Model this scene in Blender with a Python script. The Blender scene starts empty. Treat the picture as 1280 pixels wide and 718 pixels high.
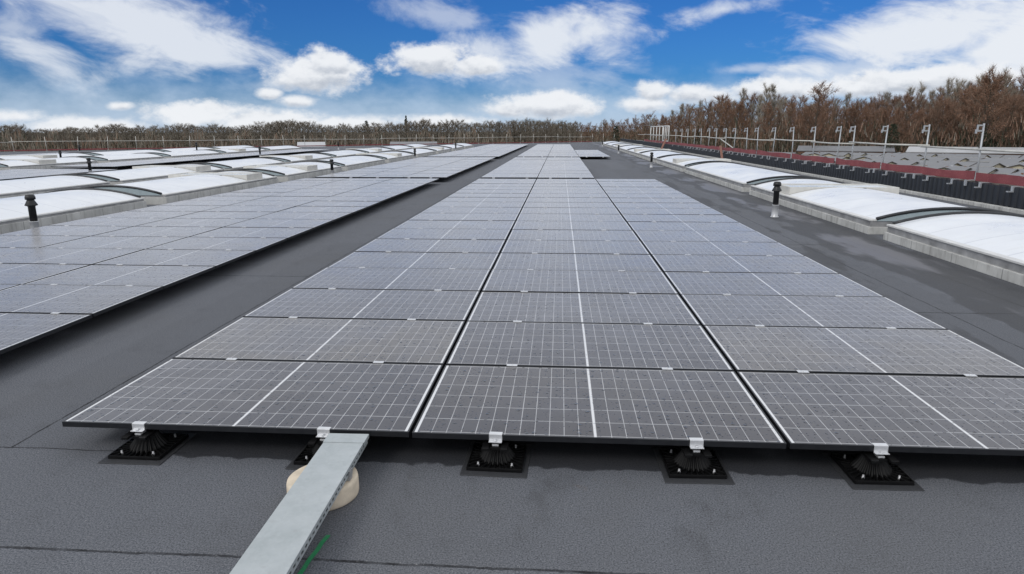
import bpy, math, random
from mathutils import Vector, Matrix
random.seed(7)
C = bpy.context.scene
COL = C.collection
R = math.radians
PI = math.pi

# ------------------------------------------------------------------ helpers
class MB:
    """collects geometry for ONE mesh"""
    def __init__(self): self.v = []; self.f = []; self.m = []; self.s = []
    def add(self, vs, fs, mat=0, smooth=False):
        o = len(self.v); self.v += [tuple(p) for p in vs]
        for f in fs:
            self.f.append(tuple(i + o for i in f)); self.m.append(mat); self.s.append(smooth)
    def box(self, x0, x1, y0, y1, z0, z1, mat=0, M=None):
        vs = [(x0,y0,z0),(x1,y0,z0),(x1,y1,z0),(x0,y1,z0),(x0,y0,z1),(x1,y0,z1),(x1,y1,z1),(x0,y1,z1)]
        if M: vs = [M @ Vector(p) for p in vs]
        self.add(vs, [(3,2,1,0),(4,5,6,7),(0,1,5,4),(1,2,6,5),(2,3,7,6),(3,0,4,7)], mat)
    def bar(self, a, b, w, h, mat=0):
        a = Vector(a); b = Vector(b); d = (b - a).normalized()
        up = Vector((0,0,1)) if abs(d.z) < .95 else Vector((0,1,0))
        s = d.cross(up).normalized() * (w/2); u = s.cross(d).normalized() * (h/2)
        vs = [a-s-u, a+s-u, a+s+u, a-s+u, b-s-u, b+s-u, b+s+u, b-s+u]
        self.add(vs, [(3,2,1,0),(4,5,6,7),(0,1,5,4),(1,2,6,5),(2,3,7,6),(3,0,4,7)], mat)
    def tube(self, pts, rads, n=8, mat=0, cap=True):
        pts = [Vector(p) for p in pts]; vs = []; fs = []
        for i, p in enumerate(pts):
            d = (pts[min(i+1, len(pts)-1)] - pts[max(i-1, 0)]).normalized()
            up = Vector((0,0,1)) if abs(d.z) < .9 else Vector((1,0,0))
            s = d.cross(up).normalized(); u = s.cross(d)
            for k in range(n):
                a = 2*PI*k/n
                vs.append(p + (s*math.cos(a) + u*math.sin(a)) * rads[i])
        for i in range(len(pts)-1):
            for k in range(n):
                fs.append((i*n+k, i*n+(k+1)%n, (i+1)*n+(k+1)%n, (i+1)*n+k))
        if cap and n > 3:
            fs.append(tuple(range(n-1, -1, -1))); fs.append(tuple((len(pts)-1)*n + k for k in range(n)))
        self.add(vs, fs, mat, True)
    def lathe(self, prof, n=24, cx=0, cy=0, mat=0, flute=0, depth=0):
        vs = []; fs = []
        for (r, z) in prof:
            for k in range(n):
                a = 2*PI*k/n
                rr = r * (1 - depth*(0.5+0.5*math.cos(a*flute))) if flute else r
                vs.append((cx+rr*math.cos(a), cy+rr*math.sin(a), z))
        for i in range(len(prof)-1):
            for k in range(n):
                fs.append((i*n+k, i*n+(k+1)%n, (i+1)*n+(k+1)%n, (i+1)*n+k))
        if prof[0][0] > .001: fs.append(tuple(range(n-1,-1,-1)))
        if prof[-1][0] > .001: fs.append(tuple((len(prof)-1)*n+k for k in range(n)))
        self.add(vs, fs, mat, True)
    def mesh(self, name, mats):
        me = bpy.data.meshes.new(name)
        me.from_pydata(self.v, [], self.f); me.update()
        for m in (mats if isinstance(mats, (list, tuple)) else [mats]): me.materials.append(m)
        me.polygons.foreach_set('material_index', self.m)
        me.polygons.foreach_set('use_smooth', self.s)
        return me
    def build(self, name, mats, parent=None, loc=None, bevel=0, auto=True):
        me = self.mesh(name, mats)
        o = bpy.data.objects.new(name, me); COL.objects.link(o)
        if parent: o.parent = parent
        if loc: o.location = loc
        if bevel:
            b = o.modifiers.new('bevel', 'BEVEL'); b.width = bevel; b.segments = 2; b.limit_method = 'ANGLE'; b.angle_limit = R(40)
        return o

def tag(o, label=None, cat=None, group=None, kind=None):
    if label: o['label'] = label
    if cat: o['category'] = cat
    if group: o['group'] = group
    if kind: o['kind'] = kind
    return o
def thing(name, loc=(0,0,0), rz=0):
    o = bpy.data.objects.new(name, None); COL.objects.link(o)
    o.location = loc; o.rotation_euler = (0,0,rz); o.empty_display_size = .1
    return o
def copy_tree(o, parent=None):
    c = o.copy(); COL.objects.link(c)
    if parent: c.parent = parent
    for ch in o.children: copy_tree(ch, c)
    return c
ORD = ['first','second','third','fourth','fifth','sixth','seventh','eighth','ninth','tenth','eleventh','twelfth',
       'thirteenth','fourteenth','fifteenth','sixteenth','seventeenth','eighteenth','nineteenth','twentieth']

# ------------------------------------------------------------------ node helper
class NT:
    def __init__(self, tree): self.t = tree; self.n = tree.nodes; self.l = tree.links
    def node(self, typ, **kw):
        n = self.n.new(typ)
        for k, v in kw.items():
            if k.startswith('_'): setattr(n, k[1:], v)
        return n
    def put(self, sock, v):
        if hasattr(v, 'is_linked') or isinstance(v, bpy.types.NodeSocket): self.l.new(v, sock)
        else: sock.default_value = v
    def math(self, op, a, b=None, c=None, clamp=False):
        n = self.n.new('ShaderNodeMath'); n.operation = op; n.use_clamp = clamp
        self.put(n.inputs[0], a)
        if b is not None: self.put(n.inputs[1], b)
        if c is not None: self.put(n.inputs[2], c)
        return n.outputs[0]
    def noise(self, vec, scale, detail=3, rough=.5, dist=0):
        n = self.n.new('ShaderNodeTexNoise')
        if vec is not None: self.l.new(vec, n.inputs['Vector'])
        n.inputs['Scale'].default_value = scale; n.inputs['Detail'].default_value = detail
        n.inputs['Roughness'].default_value = rough; n.inputs['Distortion'].default_value = dist
        return n.outputs['Fac']
    def smooth(self, v, a, b, lo=0., hi=1.):
        n = self.n.new('ShaderNodeMapRange'); n.interpolation_type = 'SMOOTHSTEP'
        self.put(n.inputs[0], v); self.put(n.inputs[1], a); self.put(n.inputs[2], b)
        n.inputs[3].default_value = lo; n.inputs[4].default_value = hi
        return n.outputs[0]
    def lin(self, v, a, b, lo=0., hi=1.):
        n = self.n.new('ShaderNodeMapRange')
        self.put(n.inputs[0], v); n.inputs[1].default_value = a; n.inputs[2].default_value = b
        self.put(n.inputs[3], lo); self.put(n.inputs[4], hi)
        return n.outputs[0]
    def mix(self, f, a, b, blend='MIX'):
        n = self.n.new('ShaderNodeMix'); n.data_type = 'RGBA'; n.blend_type = blend
        self.put(n.inputs[0], f)
        for s, v in ((n.inputs[6], a), (n.inputs[7], b)):
            if isinstance(v, (tuple, list)): s.default_value = (*v[:3], 1)
            else: self.l.new(v, s)
        return n.outputs[2]
    def sep(self, v):
        n = self.n.new('ShaderNodeSeparateXYZ'); self.l.new(v, n.inputs[0]); return n.outputs
    def comb(self, x, y, z=0.):
        n = self.n.new('ShaderNodeCombineXYZ'); self.put(n.inputs[0], x); self.put(n.inputs[1], y); self.put(n.inputs[2], z); return n.outputs[0]
    def band(self, v, pos, hw, soft):
        d = self.math('ABSOLUTE', self.math('SUBTRACT', v, pos))
        return self.smooth(d, hw+soft, hw)
    def bump(self, h, strength=.3, dist=.01):
        n = self.n.new('ShaderNodeBump'); n.inputs['Strength'].default_value = strength; n.inputs['Distance'].default_value = dist
        self.l.new(h, n.inputs['Height']); return n.outputs[0]

def newmat(name):
    m = bpy.data.materials.new(name); m.use_nodes = True
    nt = NT(m.node_tree); b = m.node_tree.nodes['Principled BSDF']
    tc = nt.n.new('ShaderNodeTexCoord')
    return m, nt, b, tc
def simple(name, col, rough=.5, metal=0, var=.15, scale=8., spec=.5, bump=0, bscale=60., coord='Object'):
    m, nt, b, tc = newmat(name)
    n = nt.noise(tc.outputs[coord], scale, 4, .6)
    c = nt.mix(nt.lin(n, .25, .75), tuple(x*(1-var) for x in col), tuple(min(1,x*(1+var)) for x in col))
    nt.l.new(c, b.inputs['Base Color'])
    nt.put(b.inputs['Roughness'], nt.lin(n, .3, .7, max(.02,rough-.08), min(1,rough+.08)))
    b.inputs['Metallic'].default_value = metal; b.inputs['Specular IOR Level'].default_value = spec
    if bump:
        nt.l.new(nt.bump(nt.noise(tc.outputs[coord], bscale, 3), bump, .004), b.inputs['Normal'])
    return m

# ------------------------------------------------------------------ materials
M = {}
M['black_frame'] = simple('black_anodised', (.012,.013,.016), .38, 0, .2, 20)
M['black_plastic'] = simple('black_plastic', (.006,.006,.0065), .45, 0, .3, 40, bump=.15, spec=.2)
M['alu'] = simple('mill_aluminium', (.75,.76,.78), .38, .55, .08, 30)
M['screw'] = simple('zinc_screw', (.36,.36,.37), .35, .7, .1, 50)
M['flue'] = simple('black_flue', (.014,.015,.017), .45, 0, .3, 15, bump=.1)
M['flue_sleeve'] = simple('pale_flue_sleeve', (.55,.56,.58), .35, .2, .1, 12)
M['flashing'] = simple('weathered_flashing', (.34,.34,.345), .5, .2, .35, 4)
M['rim'] = simple('pale_rim', (.68,.68,.67), .45, 0, .12, 5)
M['trim'] = simple('dark_trim', (.03,.032,.036), .4, 0, .2, 10)
M['end'] = simple('frosted_end_panel', (.42,.50,.53), .3, 0, .08, 3)
M['hatch'] = simple('beige_hatch', (.60,.59,.555), .5, 0, .12, 4)
M['pane'] = simple('hatch_pane', (.70,.74,.78), .15, 0, .05, 3)
M['post'] = simple('galvanised_post', (.46,.48,.51), .4, .3, .12, 6)
M['rail'] = simple('pale_scaffold_tube', (.58,.57,.53), .45, .1, .2, 3)
M['wood'] = simple('rough_plank', (.22,.10,.07), .8, 0, .3, 8)
M['concrete'] = simple('cream_concrete', (.66,.57,.45), .85, 0, .25, 9, bump=.3, bscale=120)
M['green'] = simple('green_strap', (.02,.24,.09), .55, 0, .25, 60, bump=.4, bscale=200)
M['upstand'] = simple('beige_upstand', (.50,.49,.45), .7, 0, .25, 1.5)
M['caravan_wall'] = simple('cream_caravan_wall', (.62,.57,.44), .6, 0, .12, .4)
M['caravan_roof'] = simple('grey_tile_roof', (.20,.205,.22), .55, 0, .18, .6)
M['white_roof'] = simple('white_sheet_roof', (.48,.49,.51), .5, 0, .1, .2)
M['glass_dark'] = simple('dark_window', (.03,.035,.04), .1, 0, .2, 3)
M['fascia'] = simple('dark_fascia', (.06,.05,.045), .6, 0, .2, 3)
M['brick'] = simple('brown_brick', (.20,.11,.07), .85, 0, .25, 2)
M['bldg'] = simple('roof_building_cladding', (.12,.125,.13), .6, 0, .15, 1)

# galvanised lid with spangle
m, nt, b, tc = newmat('galvanised_lid'); M['galv'] = m
v = nt.n.new('ShaderNodeTexVoronoi'); v.inputs['Scale'].default_value = 45; nt.l.new(tc.outputs['Object'], v.inputs['Vector'])
n1 = nt.noise(tc.outputs['Object'], 5, 5, .65)
c = nt.mix(nt.lin(n1, .3, .7), (.38,.42,.43), (.50,.535,.55))
vs_ = nt.sep(v.outputs['Color']); c = nt.mix(nt.math('MULTIPLY', vs_[0], .22), c, (.58,.62,.63))
st = nt.smooth(nt.noise(tc.outputs['Object'], 9, 3, .6), .60, .75)
c = nt.mix(nt.math('MULTIPLY', st, .35), c, (.30,.29,.29))
nt.l.new(c, b.inputs['Base Color']); b.inputs['Metallic'].default_value = .35
nt.put(b.inputs['Roughness'], nt.lin(n1, .3, .7, .38, .55))

# white block kerbs (joint lines every 0.6 m along y)
m, nt, b, tc = newmat('pale_kerb_blocks'); M['kerb'] = m
x, y, z = nt.sep(tc.outputs['Object'])
fy = nt.math('FRACT', nt.math('DIVIDE', y, 1.24)); j = nt.smooth(nt.math('ABSOLUTE', nt.math('SUBTRACT', fy, .5)),   .009, .005)
n1 = nt.noise(tc.outputs['Object'], 2.2, 5, .65)
n2 = nt.noise(nt.comb(nt.math('MULTIPLY', y, 5.), nt.math('MULTIPLY', z, .7), x), 2., 4, .6)
c = nt.mix(nt.lin(n1, .3, .7), (.44,.44,.425), (.64,.64,.62))
c = nt.mix(nt.math('MULTIPLY', nt.smooth(n2, .48, .72), .6), c, (.25,.245,.23))
c = nt.mix(nt.math('MULTIPLY', j, .6), c, (.10,.10,.10))
nt.l.new(c, b.inputs['Base Color']); b.inputs['Roughness'].default_value = .7

# opal polycarbonate vault with seams every 1.05 m
m, nt, b, tc = newmat('opal_polycarbonate'); M['vault'] = m
x, y, z = nt.sep(tc.outputs['Object'])
fy = nt.math('FRACT', nt.math('DIVIDE', y, 1.05)); j = nt.smooth(nt.math('ABSOLUTE', nt.math('SUBTRACT', fy, .5)), .020, .010)
n1 = nt.noise(tc.outputs['Object'], 1.2, 5, .6)
c = nt.mix(nt.lin(n1, .3, .7), (.74,.77,.82), (.84,.865,.90))
g_ = nt.smooth(nt.noise(nt.comb(nt.math('MULTIPLY', x, .6), nt.math('MULTIPLY', y, 3.), z), 1.6, 6, .7), .50, .75)
c = nt.mix(nt.math('MULTIPLY', g_, .22), c, (.52,.53,.52))
rb = nt.math('FRACT', nt.math('DIVIDE', y, .13)); rb = nt.smooth(nt.math('ABSOLUTE', nt.math('SUBTRACT', rb, .5)), .12, .05)
c = nt.mix(nt.math('MULTIPLY', rb, .06), c, (.5,.53,.6))
c = nt.mix(nt.math('MULTIPLY', j, .40), c, (.40,.43,.50))
nt.l.new(c, b.inputs['Base Color']); nt.put(b.inputs['Roughness'], nt.lin(n1, .3, .7, .25, .42))
nt.l.new(nt.bump(nt.math('ADD', nt.math('MULTIPLY', j, .6), n1), .15, .02), b.inputs['Normal'])

# ribbed dark cladding
M['cladding'] = simple('dark_cladding', (.018,.022,.030), .42, 0, .2, 1.2)
# red debris netting
m, nt, b, tc = newmat('red_netting'); M['net'] = m
x, y, z = nt.sep(tc.outputs['Object'])
n1 = nt.noise(tc.outputs['Object'], 1.7, 4, .6); n2 = nt.noise(tc.outputs['Object'], 28, 2, .6)
c = nt.mix(nt.lin(n1, .3, .7), (.20,.045,.055), (.29,.075,.085))
c = nt.mix(nt.smooth(n2, .58, .7), c, (.40,.15,.15))
nt.l.new(c, b.inputs['Base Color']); b.inputs['Roughness'].default_value = .8

# roof felt, in roof (metre) coordinates
def felt(name, full=True):
    m, nt, b, tc = newmat(name)
    P = tc.outputs['Object']; x, y, z = nt.sep(P)
    g1 = nt.noise(P, 110, 4, .8); g2 = nt.noise(P, 42, 4, .7); big = nt.noise(P, .55, 5, .6); med = nt.noise(P, 3.2, 5, .65)
    c = nt.mix(nt.lin(g1, .39, .61), (.042,.047,.058), (.228,.239,.266))
    c = nt.mix(nt.math('MULTIPLY', nt.lin(g2, .35, .68), .35), c, (.19,.197,.215))
    c = nt.mix(nt.math('MULTIPLY', nt.smooth(med, .5, .75), .22), c, (.06,.062,.066))
    c = nt.mix(nt.math('MULTIPLY', nt.smooth(big, .45, .7), .20), c, (.125,.123,.12))
    sp = nt.n.new('ShaderNodeTexVoronoi'); sp.inputs['Scale'].default_value = 26; nt.l.new(P, sp.inputs['Vector'])
    sx = nt.sep(sp.outputs['Color'])
    speck = nt.math('MULTIPLY', nt.smooth(sp.outputs['Distance'], .10, .05), nt.math('GREATER_THAN', sx[0], .93))
    c = nt.mix(nt.math('MULTIPLY', speck, .5), c, (.55,.55,.55))
    rough = .82; hgt = g2; b.inputs['Specular IOR Level'].default_value = .12
    if full:
        sid = nt.n.new('ShaderNodeTexWhiteNoise'); sid.noise_dimensions = '2D'
        fr = nt.math('LESS_THAN', y, 0.03)
        nt.l.new(nt.comb(nt.math('FLOOR', nt.math('ADD', nt.math('MULTIPLY', x, nt.math('SUBTRACT', 1., fr)), .3)), nt.math('FLOOR', nt.math('ADD', nt.math('MULTIPLY', y, nt.math('ADD', .12, nt.math('MULTIPLY', fr, .88))), 0.))), sid.inputs['Vector'])
        c = nt.mix(nt.math('MULTIPLY', sid.outputs['Value'], .20), c, (.055,.057,.062))
        scf = nt.smooth(nt.noise(nt.comb(nt.math('MULTIPLY', x, 1.), nt.math('MULTIPLY', y, .5)), 1.7, 7, .75), .55, .72)
        c = nt.mix(nt.math('MULTIPLY', scf, .35), c, (.05,.05,.052))
        pale = nt.smooth(nt.noise(P, 7, 5, .7, ), .60, .78)
        c = nt.mix(nt.math('MULTIPLY', pale, .18), c, (.26,.26,.255))
        wob = nt.math('MULTIPLY', nt.math('SUBTRACT', nt.noise(P, 2.2, 4, .6), .5), .05)
        wob2 = nt.math('MULTIPLY', nt.math('SUBTRACT', nt.noise(P, 30, 2, .6), .5), .014)
        yy = nt.math('ADD', nt.math('ADD', y, wob), wob2); xx = nt.math('ADD', nt.math('ADD', x, wob), wob2)
        seams = [nt.band(yy, -1.0, .006, .006), nt.band(yy, -2.0, .006, .006)]
        s2 = nt.math('MULTIPLY', nt.band(yy, .03, .004, .004), nt.math('LESS_THAN', x, -1.5)); seams.append(s2)
        for X in (-2.70, 5.35, 6.4):
            seams.append(nt.math('MULTIPLY', nt.band(xx, X, .005, .004), nt.math('GREATER_THAN', y, .03)))
        for Y in (5.36, 13.72, 22.1, 30.4, 38.8):
            seams.append(nt.math('MULTIPLY', nt.band(yy, Y, .008, .006), nt.math('LESS_THAN', x, -2.70)))
        for Y in (3.9, 8.6, 15.2, 24., 33.):
            seams.append(nt.math('MULTIPLY', nt.band(yy, Y, .008, .006), nt.math('GREATER_THAN', x, 4.6)))
        s = seams[0]
        for q in seams[1:]: s = nt.math('MAXIMUM', s, q)
        brk = nt.lin(nt.noise(P, 6, 4, .7), .3, .6, .35, 1.)
        s = nt.math('MULTIPLY', s, brk)
        c = nt.mix(nt.math('MULTIPLY', s, .9), c, (.018,.018,.02))
        # a strip just beyond the front seam carries pale fleck
        fl = nt.math('MULTIPLY', nt.band(yy, -.985, .012, .008), nt.smooth(nt.noise(P, 60, 2, .7), .64, .7))
        c = nt.mix(nt.math('MULTIPLY', fl, .5), c, (.4,.4,.4))
        # moist felt plus painted shade below the panels, irregular edge
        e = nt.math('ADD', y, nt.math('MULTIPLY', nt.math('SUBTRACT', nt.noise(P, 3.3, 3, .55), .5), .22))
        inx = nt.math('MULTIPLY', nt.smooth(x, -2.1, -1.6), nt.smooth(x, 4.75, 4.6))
        damp_shade = nt.math('MULTIPLY', nt.math('MULTIPLY', nt.smooth(e, -.02, .0), inx), nt.math('LESS_THAN', y, 23.))
        c = nt.mix(nt.math('MULTIPLY', damp_shade, .80), c, (.022,.023,.027))
        # standing water / wet felt along the right gutter line; puddles' pale sky sheen painted
        w0 = nt.math('ADD', nt.math('MULTIPLY', nt.noise(nt.comb(x, nt.math('MULTIPLY', y, .28)), 1.1, 4, .55), 1.),
                     nt.math('MULTIPLY', nt.band(x, 6.55, .22, .8), .26))
        inw = nt.math('MULTIPLY', nt.smooth(x, 4.75, 5.2), nt.smooth(x, 7.3, 6.9))
        wet = nt.math('MULTIPLY', nt.smooth(w0, .54, .58), inw)
        pud_sheen = nt.math('MULTIPLY', nt.smooth(w0, .70, .82), inw)
        c = nt.mix(nt.math('MULTIPLY', wet, .65), c, (.04,.04,.042)); c = nt.mix(nt.math('MULTIPLY', pud_sheen, .5), c, (.21,.21,.235))
        r = nt.math('SUBTRACT', .82, nt.math('MULTIPLY', wet, .25)); r = nt.math('SUBTRACT', r, nt.math('MULTIPLY', pud_sheen, .14))
        nt.l.new(r, b.inputs['Roughness'])
        # rusty stains by the feet
        ru = nt.math('MULTIPLY', nt.smooth(nt.noise(P, 2.6, 5, .7), .62, .74), nt.band(y, -.12, .06, .2))
        c = nt.mix(nt.math('MULTIPLY', ru, .35), c, (.13,.085,.045))
        hgt = nt.math('SUBTRACT', nt.math('MULTIPLY', nt.math('ADD', g2, g1), nt.math('SUBTRACT', 1., nt.math('MULTIPLY', pud_sheen, .97))), nt.math('MULTIPLY', s, 1.2))
    else: b.inputs['Roughness'].default_value = .7
    nt.l.new(c, b.inputs['Base Color'])
    nt.l.new(nt.bump(hgt, .45, .006), b.inputs['Normal'])
    return m
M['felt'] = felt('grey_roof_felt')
m, nt, b, tc = newmat('dark_felt_patch'); M['patch'] = m
g1 = nt.noise(tc.outputs['Object'], 260, 2, .7)
nt.l.new(nt.mix(nt.lin(g1, .3, .7), (.02,.021,.024), (.06,.062,.068)), b.inputs['Base Color']); b.inputs['Roughness'].default_value = .55
nt.l.new(nt.bump(g1, .4, .005), b.inputs['Normal'])

# solar cells behind wet dusty glass; object coords: x -W/2..W/2, y 0..D
def cells(name, W, D, lines=1., filmy=0.):
    m, nt, b, tc = newmat(name)
    P = tc.outputs['Object']; x, y, z = nt.sep(P)
    info = nt.n.new('ShaderNodeObjectInfo')
    geo = nt.n.new('ShaderNodeNewGeometry'); WP = geo.outputs['Position']
    hw = W/2 - .011; pw = (hw - .016 - .008)/12; ph = (D - .022 - .03)/6
    ax = nt.math('ABSOLUTE', x)
    fx = nt.math('FRACT', nt.math('DIVIDE', nt.math('SUBTRACT', ax, .008), pw))
    fx = nt.math('MINIMUM', fx, nt.math('SUBTRACT', 1., fx))
    lx = nt.smooth(fx, .030, .016)
    yy = nt.math('SUBTRACT', y, .026)
    fy = nt.math('FRACT', nt.math('DIVIDE', yy, ph)); fy = nt.math('MINIMUM', fy, nt.math('SUBTRACT', 1., fy))
    ly = nt.smooth(fy, .017, .009)
    # finger / busbar sheen: very fine
    centre = nt.smooth(ax, .0085, .0065); side = nt.smooth(ax, hw-.020, hw-.017)
    ends = nt.smooth(y, D-.022, D-.019)
    thin = nt.math('MAXIMUM', lx, ly)
    thin = nt.math('MULTIPLY', thin, nt.lin(nt.noise(WP, 5, 3, .6),   .3, .6, .55, 1.))
    line = nt.math('MAXIMUM', nt.math('MULTIPLY', thin, .70), nt.math('MAXIMUM', centre, side))
    line = nt.math('MAXIMUM', line, nt.math('MULTIPLY', ends, .35))
    # each cell a slightly different tone, each panel too, warm film in patches
    cid = nt.n.new('ShaderNodeTexWhiteNoise'); cid.noise_dimensions = '3D'
    nt.l.new(nt.comb(nt.math('FLOOR', nt.math('DIVIDE', x, pw)), nt.math('FLOOR', nt.math('DIVIDE', yy, ph)), info.outputs['Random']), cid.inputs['Vector'])
    c = nt.mix(cid.outputs['Value'], (.016,.015,.025), (.025,.024,.036))
    film = nt.noise(WP, .8, 4, .6)
    warm = nt.math('MULTIPLY', nt.smooth(nt.math('ADD', film, nt.math('MULTIPLY', info.outputs['Random'], .3)), .60, .85), .8)
    dust = nt.lin(nt.noise(WP, 1.3, 6, .72), .3, .7, -.012, .026)
    dust = nt.math('ADD', dust, nt.math('MULTIPLY', info.outputs['Random'], .03))
    if filmy:
        dust = nt.math('ADD', dust, nt.lin(film, .3, .7, filmy*.4, filmy)); warm = nt.smooth(film, .30, .55)
    dcol = nt.mix(warm, (.51,.545,.63), (.56,.49,.36))
    if lines: c = nt.mix(line, c, (.74,.75,.77))
    else: c = nt.mix(.13, c, (.62,.63,.66))
    c = nt.mix(dust, c, dcol)
    # rain drops
    def drops(scale, thr, size):
        v = nt.n.new('ShaderNodeTexVoronoi'); v.inputs['Scale'].default_value = scale; v.inputs['Randomness'].default_value = 1
        v.voronoi_dimensions = '2D'
        wv = nt.n.new('ShaderNodeVectorMath'); wv.operation = 'ADD'; nt.l.new(WP, wv.inputs[0])
        nn = nt.n.new('ShaderNodeTexNoise'); nn.inputs['Scale'].default_value = 40; nt.l.new(WP, nn.inputs['Vector'])
        sc = nt.n.new('ShaderNodeVectorMath'); sc.operation = 'SCALE'; sc.inputs['Scale'].default_value = .02
        nt.l.new(nn.outputs['Color'], sc.inputs[0]); nt.l.new(sc.outputs[0], wv.inputs[1])
        nt.l.new(wv.outputs[0], v.inputs['Vector'])
        sx = nt.sep(v.outputs['Color'])
        rad = nt.math('MULTIPLY', nt.math('ADD', sx[1], .5), size)
        keep = nt.math('GREATER_THAN', nt.math('ADD', sx[0], nt.math('MULTIPLY', nt.math('SUBTRACT', film, .5), .5)), thr)
        q = nt.math('DIVIDE', v.outputs['Distance'], rad)
        return nt.math('MULTIPLY', nt.smooth(q, 1., .75), keep), nt.math('MULTIPLY', nt.smooth(q, 1., 0.), keep)
    d1, h1 = drops(15, .66, .18); d2, h2 = drops(36, .66, .22)
    d = nt.math('MAXIMUM', d1, d2); h = nt.math('MAXIMUM', h1, nt.math('MULTIPLY', h2, .5))
    c = nt.mix(nt.math('MULTIPLY', nt.math('MULTIPLY', d, .75), nt.math('SUBTRACT', 1., nt.math('MULTIPLY', line, .8))), c, (.016,.016,.02))
    nt.l.new(c, b.inputs['Base Color'])
    ro = nt.lin(nt.noise(WP, 3.0, 4, .6), .3, .7, .30, .46)
    ro = nt.math('SUBTRACT', ro, nt.math('MULTIPLY', d, .20))
    nt.l.new(ro, b.inputs['Roughness']); b.inputs['IOR'].default_value = 1.28
    b.inputs['Coat Weight'].default_value = 1.; b.inputs['Coat IOR'].default_value = 1.33; nt.put(b.inputs['Coat Roughness'], nt.lin(nt.noise(WP, 2.1, 5, .65), .3, .7, .17, .30))
    nt.l.new(nt.math('SUBTRACT', 1., nt.math('MULTIPLY', d, .75)), b.inputs['Sheen Weight']); b.inputs['Sheen Roughness'].default_value = .25; b.inputs['Sheen Tint'].default_value = (1,.97,.94,1)
    nb_ = nt.bump(nt.math('ADD', h, nt.math('MULTIPLY', nt.noise(WP, 150, 2), .05)), .6, .006); nt.l.new(nb_, b.inputs['Normal']); nt.l.new(nb_, b.inputs['Coat Normal'])
    return m
WC, WL, D = 2.278, 1.81, 1.24
PXC, PXL, PY = 2.30, 1.83, 1.26
M['cells_wide'] = cells('cells_wide', WC, D)
M['cells_slim'] = cells('cells_slim', WL, D)
M['cells_film'] = cells('cells_film', WC, D, 1., .10)
M['cells_far'] = cells('cells_far', WL, D, 0)
ZP = .21
# grass / ground
m, nt, b, tc = newmat('winter_ground'); M['ground'] = m
n1 = nt.noise(tc.outputs['Object'], .02, 6, .6); n2 = nt.noise(tc.outputs['Object'], .6, 4, .6)
c = nt.mix(nt.lin(n1, .35, .65), (.085,.095,.045), (.13,.105,.065)); c = nt.mix(nt.math('MULTIPLY', n2, .4), c, (.06,.06,.035))
nt.l.new(c, b.inputs['Base Color']); b.inputs['Roughness'].default_value = .95

# ------------------------------------------------------------------ camera
cam = bpy.data.cameras.new('camera'); co = bpy.data.objects.new('camera', cam); COL.objects.link(co)
f_, pi_, ya_, ro_ = 830.82, .23045, -.07132, -.00214
fw = Vector((math.sin(ya_)*math.cos(pi_), math.cos(ya_)*math.cos(pi_), -math.sin(pi_)))
rr = Vector((math.cos(ya_), -math.sin(ya_), 0)); uu = rr.cross(fw)
r2 = rr*math.cos(ro_) + uu*math.sin(ro_); u2 = -rr*math.sin(ro_) + uu*math.cos(ro_)
CX, CY, CZ = .9065, -3.779, 2.0387
mt = Matrix((r2, u2, -fw)).transposed().to_4x4(); mt.translation = (CX, CY, CZ)
co.matrix_world = mt
cam.sensor_width = 36; cam.sensor_fit = 'HORIZONTAL'; cam.lens = f_/1280*36
cam.clip_start = .05; cam.clip_end = 12000
C.camera = co

# ------------------------------------------------------------------ world: sky and clouds by direction
SUN_EL, SUN_AZ = R(42), R(215)     # behind the camera, a little to the left
w = bpy.data.worlds.new('World'); C.world = w; w.use_nodes = True
nt = NT(w.node_tree); bg = nt.n['Background']
SK = .10
sky = nt.n.new('ShaderNodeTexSky'); sky.sky_type = 'NISHITA'; sky.sun_disc = False
sky.sun_elevation = SUN_EL; sky.sun_rotation = SUN_AZ; sky.air_density = 1.0; sky.dust_density = .6; sky.ozone_density = 3.0
tc = nt.n.new('ShaderNodeTexCoord')
X, Y, Z = nt.sep(tc.outputs['Generated'])
deg = 180/PI
az = nt.math('MULTIPLY', nt.math('ARCTAN2', X, Y), deg)
el = nt.math('MULTIPLY', nt.math('ARCSINE', Z), deg)
base = nt.mix(1., sky.outputs[0], (.13,.385,.80), 'MULTIPLY')
def sky_noise(sx, sy, ox=0., oy=0., detail=7, rough=.58, scale=1., dist=0.):
    return nt.noise(nt.comb(nt.math('MULTIPLY', nt.math('ADD', az, ox), sx), nt.math('MULTIPLY', nt.math('ADD', el, oy), sy), 3.3), scale, detail, rough, dist)
n_c = sky_noise(.34, .55)                 # cumulus billow
n_c2 = sky_noise(.34, .55, 0, .55)        # the same a little higher: relief shading
n_f = sky_noise(1.3, 1.9, 7., 3., 5, .6)
n_w = nt.noise(nt.comb(nt.math('ADD', nt.math('MULTIPLY', az, .15), nt.math('MULTIPLY', el, -.10)), nt.math('ADD', nt.math('MULTIPLY', el, .34), nt.math('MULTIPLY', az, .10)), 9.1), 1., 9, .60, .35)
def pix(px, py):
    d = fw + r2*((px-640)/f_) - u2*((py-359)/f_); d.normalize()
    return math.degrees(math.atan2(d.x, d.y)), math.degrees(math.asin(d.z))
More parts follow.
